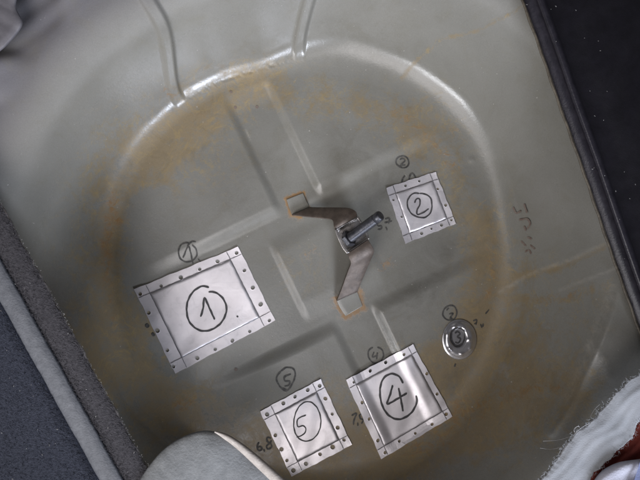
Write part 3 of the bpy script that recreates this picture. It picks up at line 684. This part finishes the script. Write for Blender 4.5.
# bottom right: frayed rag over maroon and white cloth
up = spline([(690, 325, 0.20), (655, 358, 0.205), (640, 371, 0.205), (624, 384, 0.205), (613, 395, 0.205), (603, 407, 0.203), (590, 421, 0.203), (575, 433, 0.202), (558, 455, 0.202), (540, 481, 0.203), (522, 508, 0.205)], 14)
dn = spline([(705, 360, 0.208), (668, 396, 0.208), (645, 413, 0.208), (637, 424, 0.208), (633, 437, 0.208), (621, 447, 0.208), (606, 462, 0.208), (594, 474, 0.208), (586, 486, 0.208), (572, 502, 0.208), (566, 520, 0.208)], 14)
nu = 260; up = resample(up, nu); dn = resample(dn, nu)
g = np.random.default_rng(11)
fz = np.convolve(g.normal(0, 1, nu), np.ones(3)/3, 'same'); fz2 = np.convolve(g.normal(0, 1, nu), np.ones(9)/9, 'same')
ju = np.stack([fz*0.3+fz2*1.9, fz*0.3+fz2*1.6, fz*0], 1); jd = np.stack([np.roll(fz, 50)*0.3+np.roll(fz2, 90)*2, np.roll(fz2, 30)*2, fz*0], 1)
p0 = P(610, 440, 0.2); rag = empty("frayed_rag", (p0[0], p0[1], 0.16), "pale grey crumpled rag with frayed edges, across the lower right corner", "rag")
ks = np.linspace(0, 1, 34); rows = []
for k in ks:
    row = up*(1-k)+dn*k+ju*(1-k)**7+jd*k**7; s = np.arange(nu)/nu
    row[:, 2] += 0.0012*math.sin(k*math.pi)+0.5*(0.0007*np.sin(k*6+s*7+1.5*np.sin(s*6))*np.sin(s*5+k*2+1)+0.0005*np.sin(k*13-s*17+2*np.sin(s*11+k*3))*np.sin(s*14+1)+0.0004*np.sin(k*21+s*6+np.sin(s*23))*np.sin(s*9+k*4))*math.sin(k*math.pi)**0.5
    if k == 0: row[:, 2] -= 0.004
    rows.append(row)
up = up+ju; dn = dn+jd
loft(rows, M_rag, "rag_cloth", rag, n=nu, solid=0.0012)
def thread(pts, r=0.00035):
    c = spline(pts, 8); V = []
    for i, p in enumerate(c):
        q = P(*p)
        for a in (0, 2.1, 4.2): V.append(q+np.array([0.3*math.cos(a), math.cos(a), math.sin(a)])*r)
    mesh("loose_thread", V, grid_faces(len(c), 3, True), M_fibre, rag)
thread([(571, 436, 0.200), (562, 439, 0.196), (552, 440.5, 0.194), (543, 441, 0.193)]); thread([(569, 444, 0.200), (561, 447, 0.197), (551, 449, 0.194), (540, 448, 0.193)])
thread([(589, 423, 0.203), (582, 427, 0.205), (577, 431, 0.206), (574, 434, 0.203)], 0.0007); thread([(575, 433, 0.203), (574, 429, 0.206), (578, 426, 0.206), (581, 429, 0.203)], 0.0007)
thread([(600, 404, 0.203), (594, 410, 0.203), (589, 419, 0.202)], 0.0003); thread([(626, 381, 0.205), (626, 376, 0.205)], 0.0006)
sp = []
for i in range(nu):
    for _ in range(1): sp.append((up[i, 0]+g.normal(0, 0.8), up[i, 1]+g.normal(0, 0.8), up[i, 2]+0.001)); sp.append((dn[i, 0]+g.normal(0, 0.8), dn[i, 1]+g.normal(0, 0.8), dn[i, 2]+0.001))
hairs("frayed_fibres", M_rag, rag, sp, 0.0030, 0.00022, 0.12, 6)

p0 = P(640, 450, 0.19); red = empty("maroon_cloth", (p0[0], p0[1], 0.16), "dark maroon cloth between the frayed rag and the white cloth", "cloth")
top = [(720, 385, 0.195), (640, 416, 0.195), (628, 436, 0.195), (600, 462, 0.193), (580, 490, 0.192)]; bot = [(720, 470, 0.2), (660, 475, 0.2), (640, 480, 0.2), (615, 492, 0.197), (590, 510, 0.195)]
T_, B_ = resample(top, 60), resample(bot, 60)
loft([T_*(1-k)+B_*k+np.array([0, 0, 0.004*math.sin(k*3.14)+0.002*math.sin(k*20)]) for k in np.linspace(0, 1, 24)], M_red, "folded_sheet", red, n=60, solid=0.001, disp=lambda i, j, p: 0.0012*math.sin(p[0]*0.25+p[1]*0.1))
p0 = P(625, 475, 0.22); wh = empty("white_cloth", (p0[0], p0[1], 0.17), "white cotton cloth with a pale blue stripe in the lower right corner", "cloth")
top = spline([(720, 446, 0.212), (660, 456, 0.212), (640, 459, 0.212), (620, 462, 0.2115), (606, 468, 0.211), (597, 476, 0.2105), (592, 486, 0.210), (588, 510, 0.209)], 8); bot = [(720, 540, 0.218), (660, 545, 0.218), (630, 550, 0.218), (600, 552, 0.216)]
T_, B_ = resample(top, 70), resample(bot, 70)
def wz(k): return 0.005*math.sqrt(min(1, k*5))+0.0012*math.sin(k*26)
loft([T_+np.array([0, 0.6, -0.012])]+[T_*(1-k)+B_*k+np.array([0, 0, wz(k)]) for k in np.r_[0, 0.01, 0.03, np.linspace(0.06, 1, 26)]], M_white, "cotton_sheet", wh, n=70, disp=lambda i, j, p: 0.0010*math.sin(p[0]*0.16+p[1]*0.1))
def stripe(x0, w):
    A = []
    for k in np.linspace(0, 1, 24):
        y = 462+k*70; A.append([(x0-k*22+q+0.0, y, 0.2196+0.0055*k+0.0010*math.sin((x0-k*22+q)*0.16+y*0.1)) for q in np.linspace(0, w, 8)])
    loft(A, M_bluestripe, "stripe", wh, n=10)
stripe(640, 9)

# ------------------------------------------------------------------ render settings
scene.render.engine = 'CYCLES'
scene.cycles.use_denoising = True
scene.cycles.max_bounces = 6
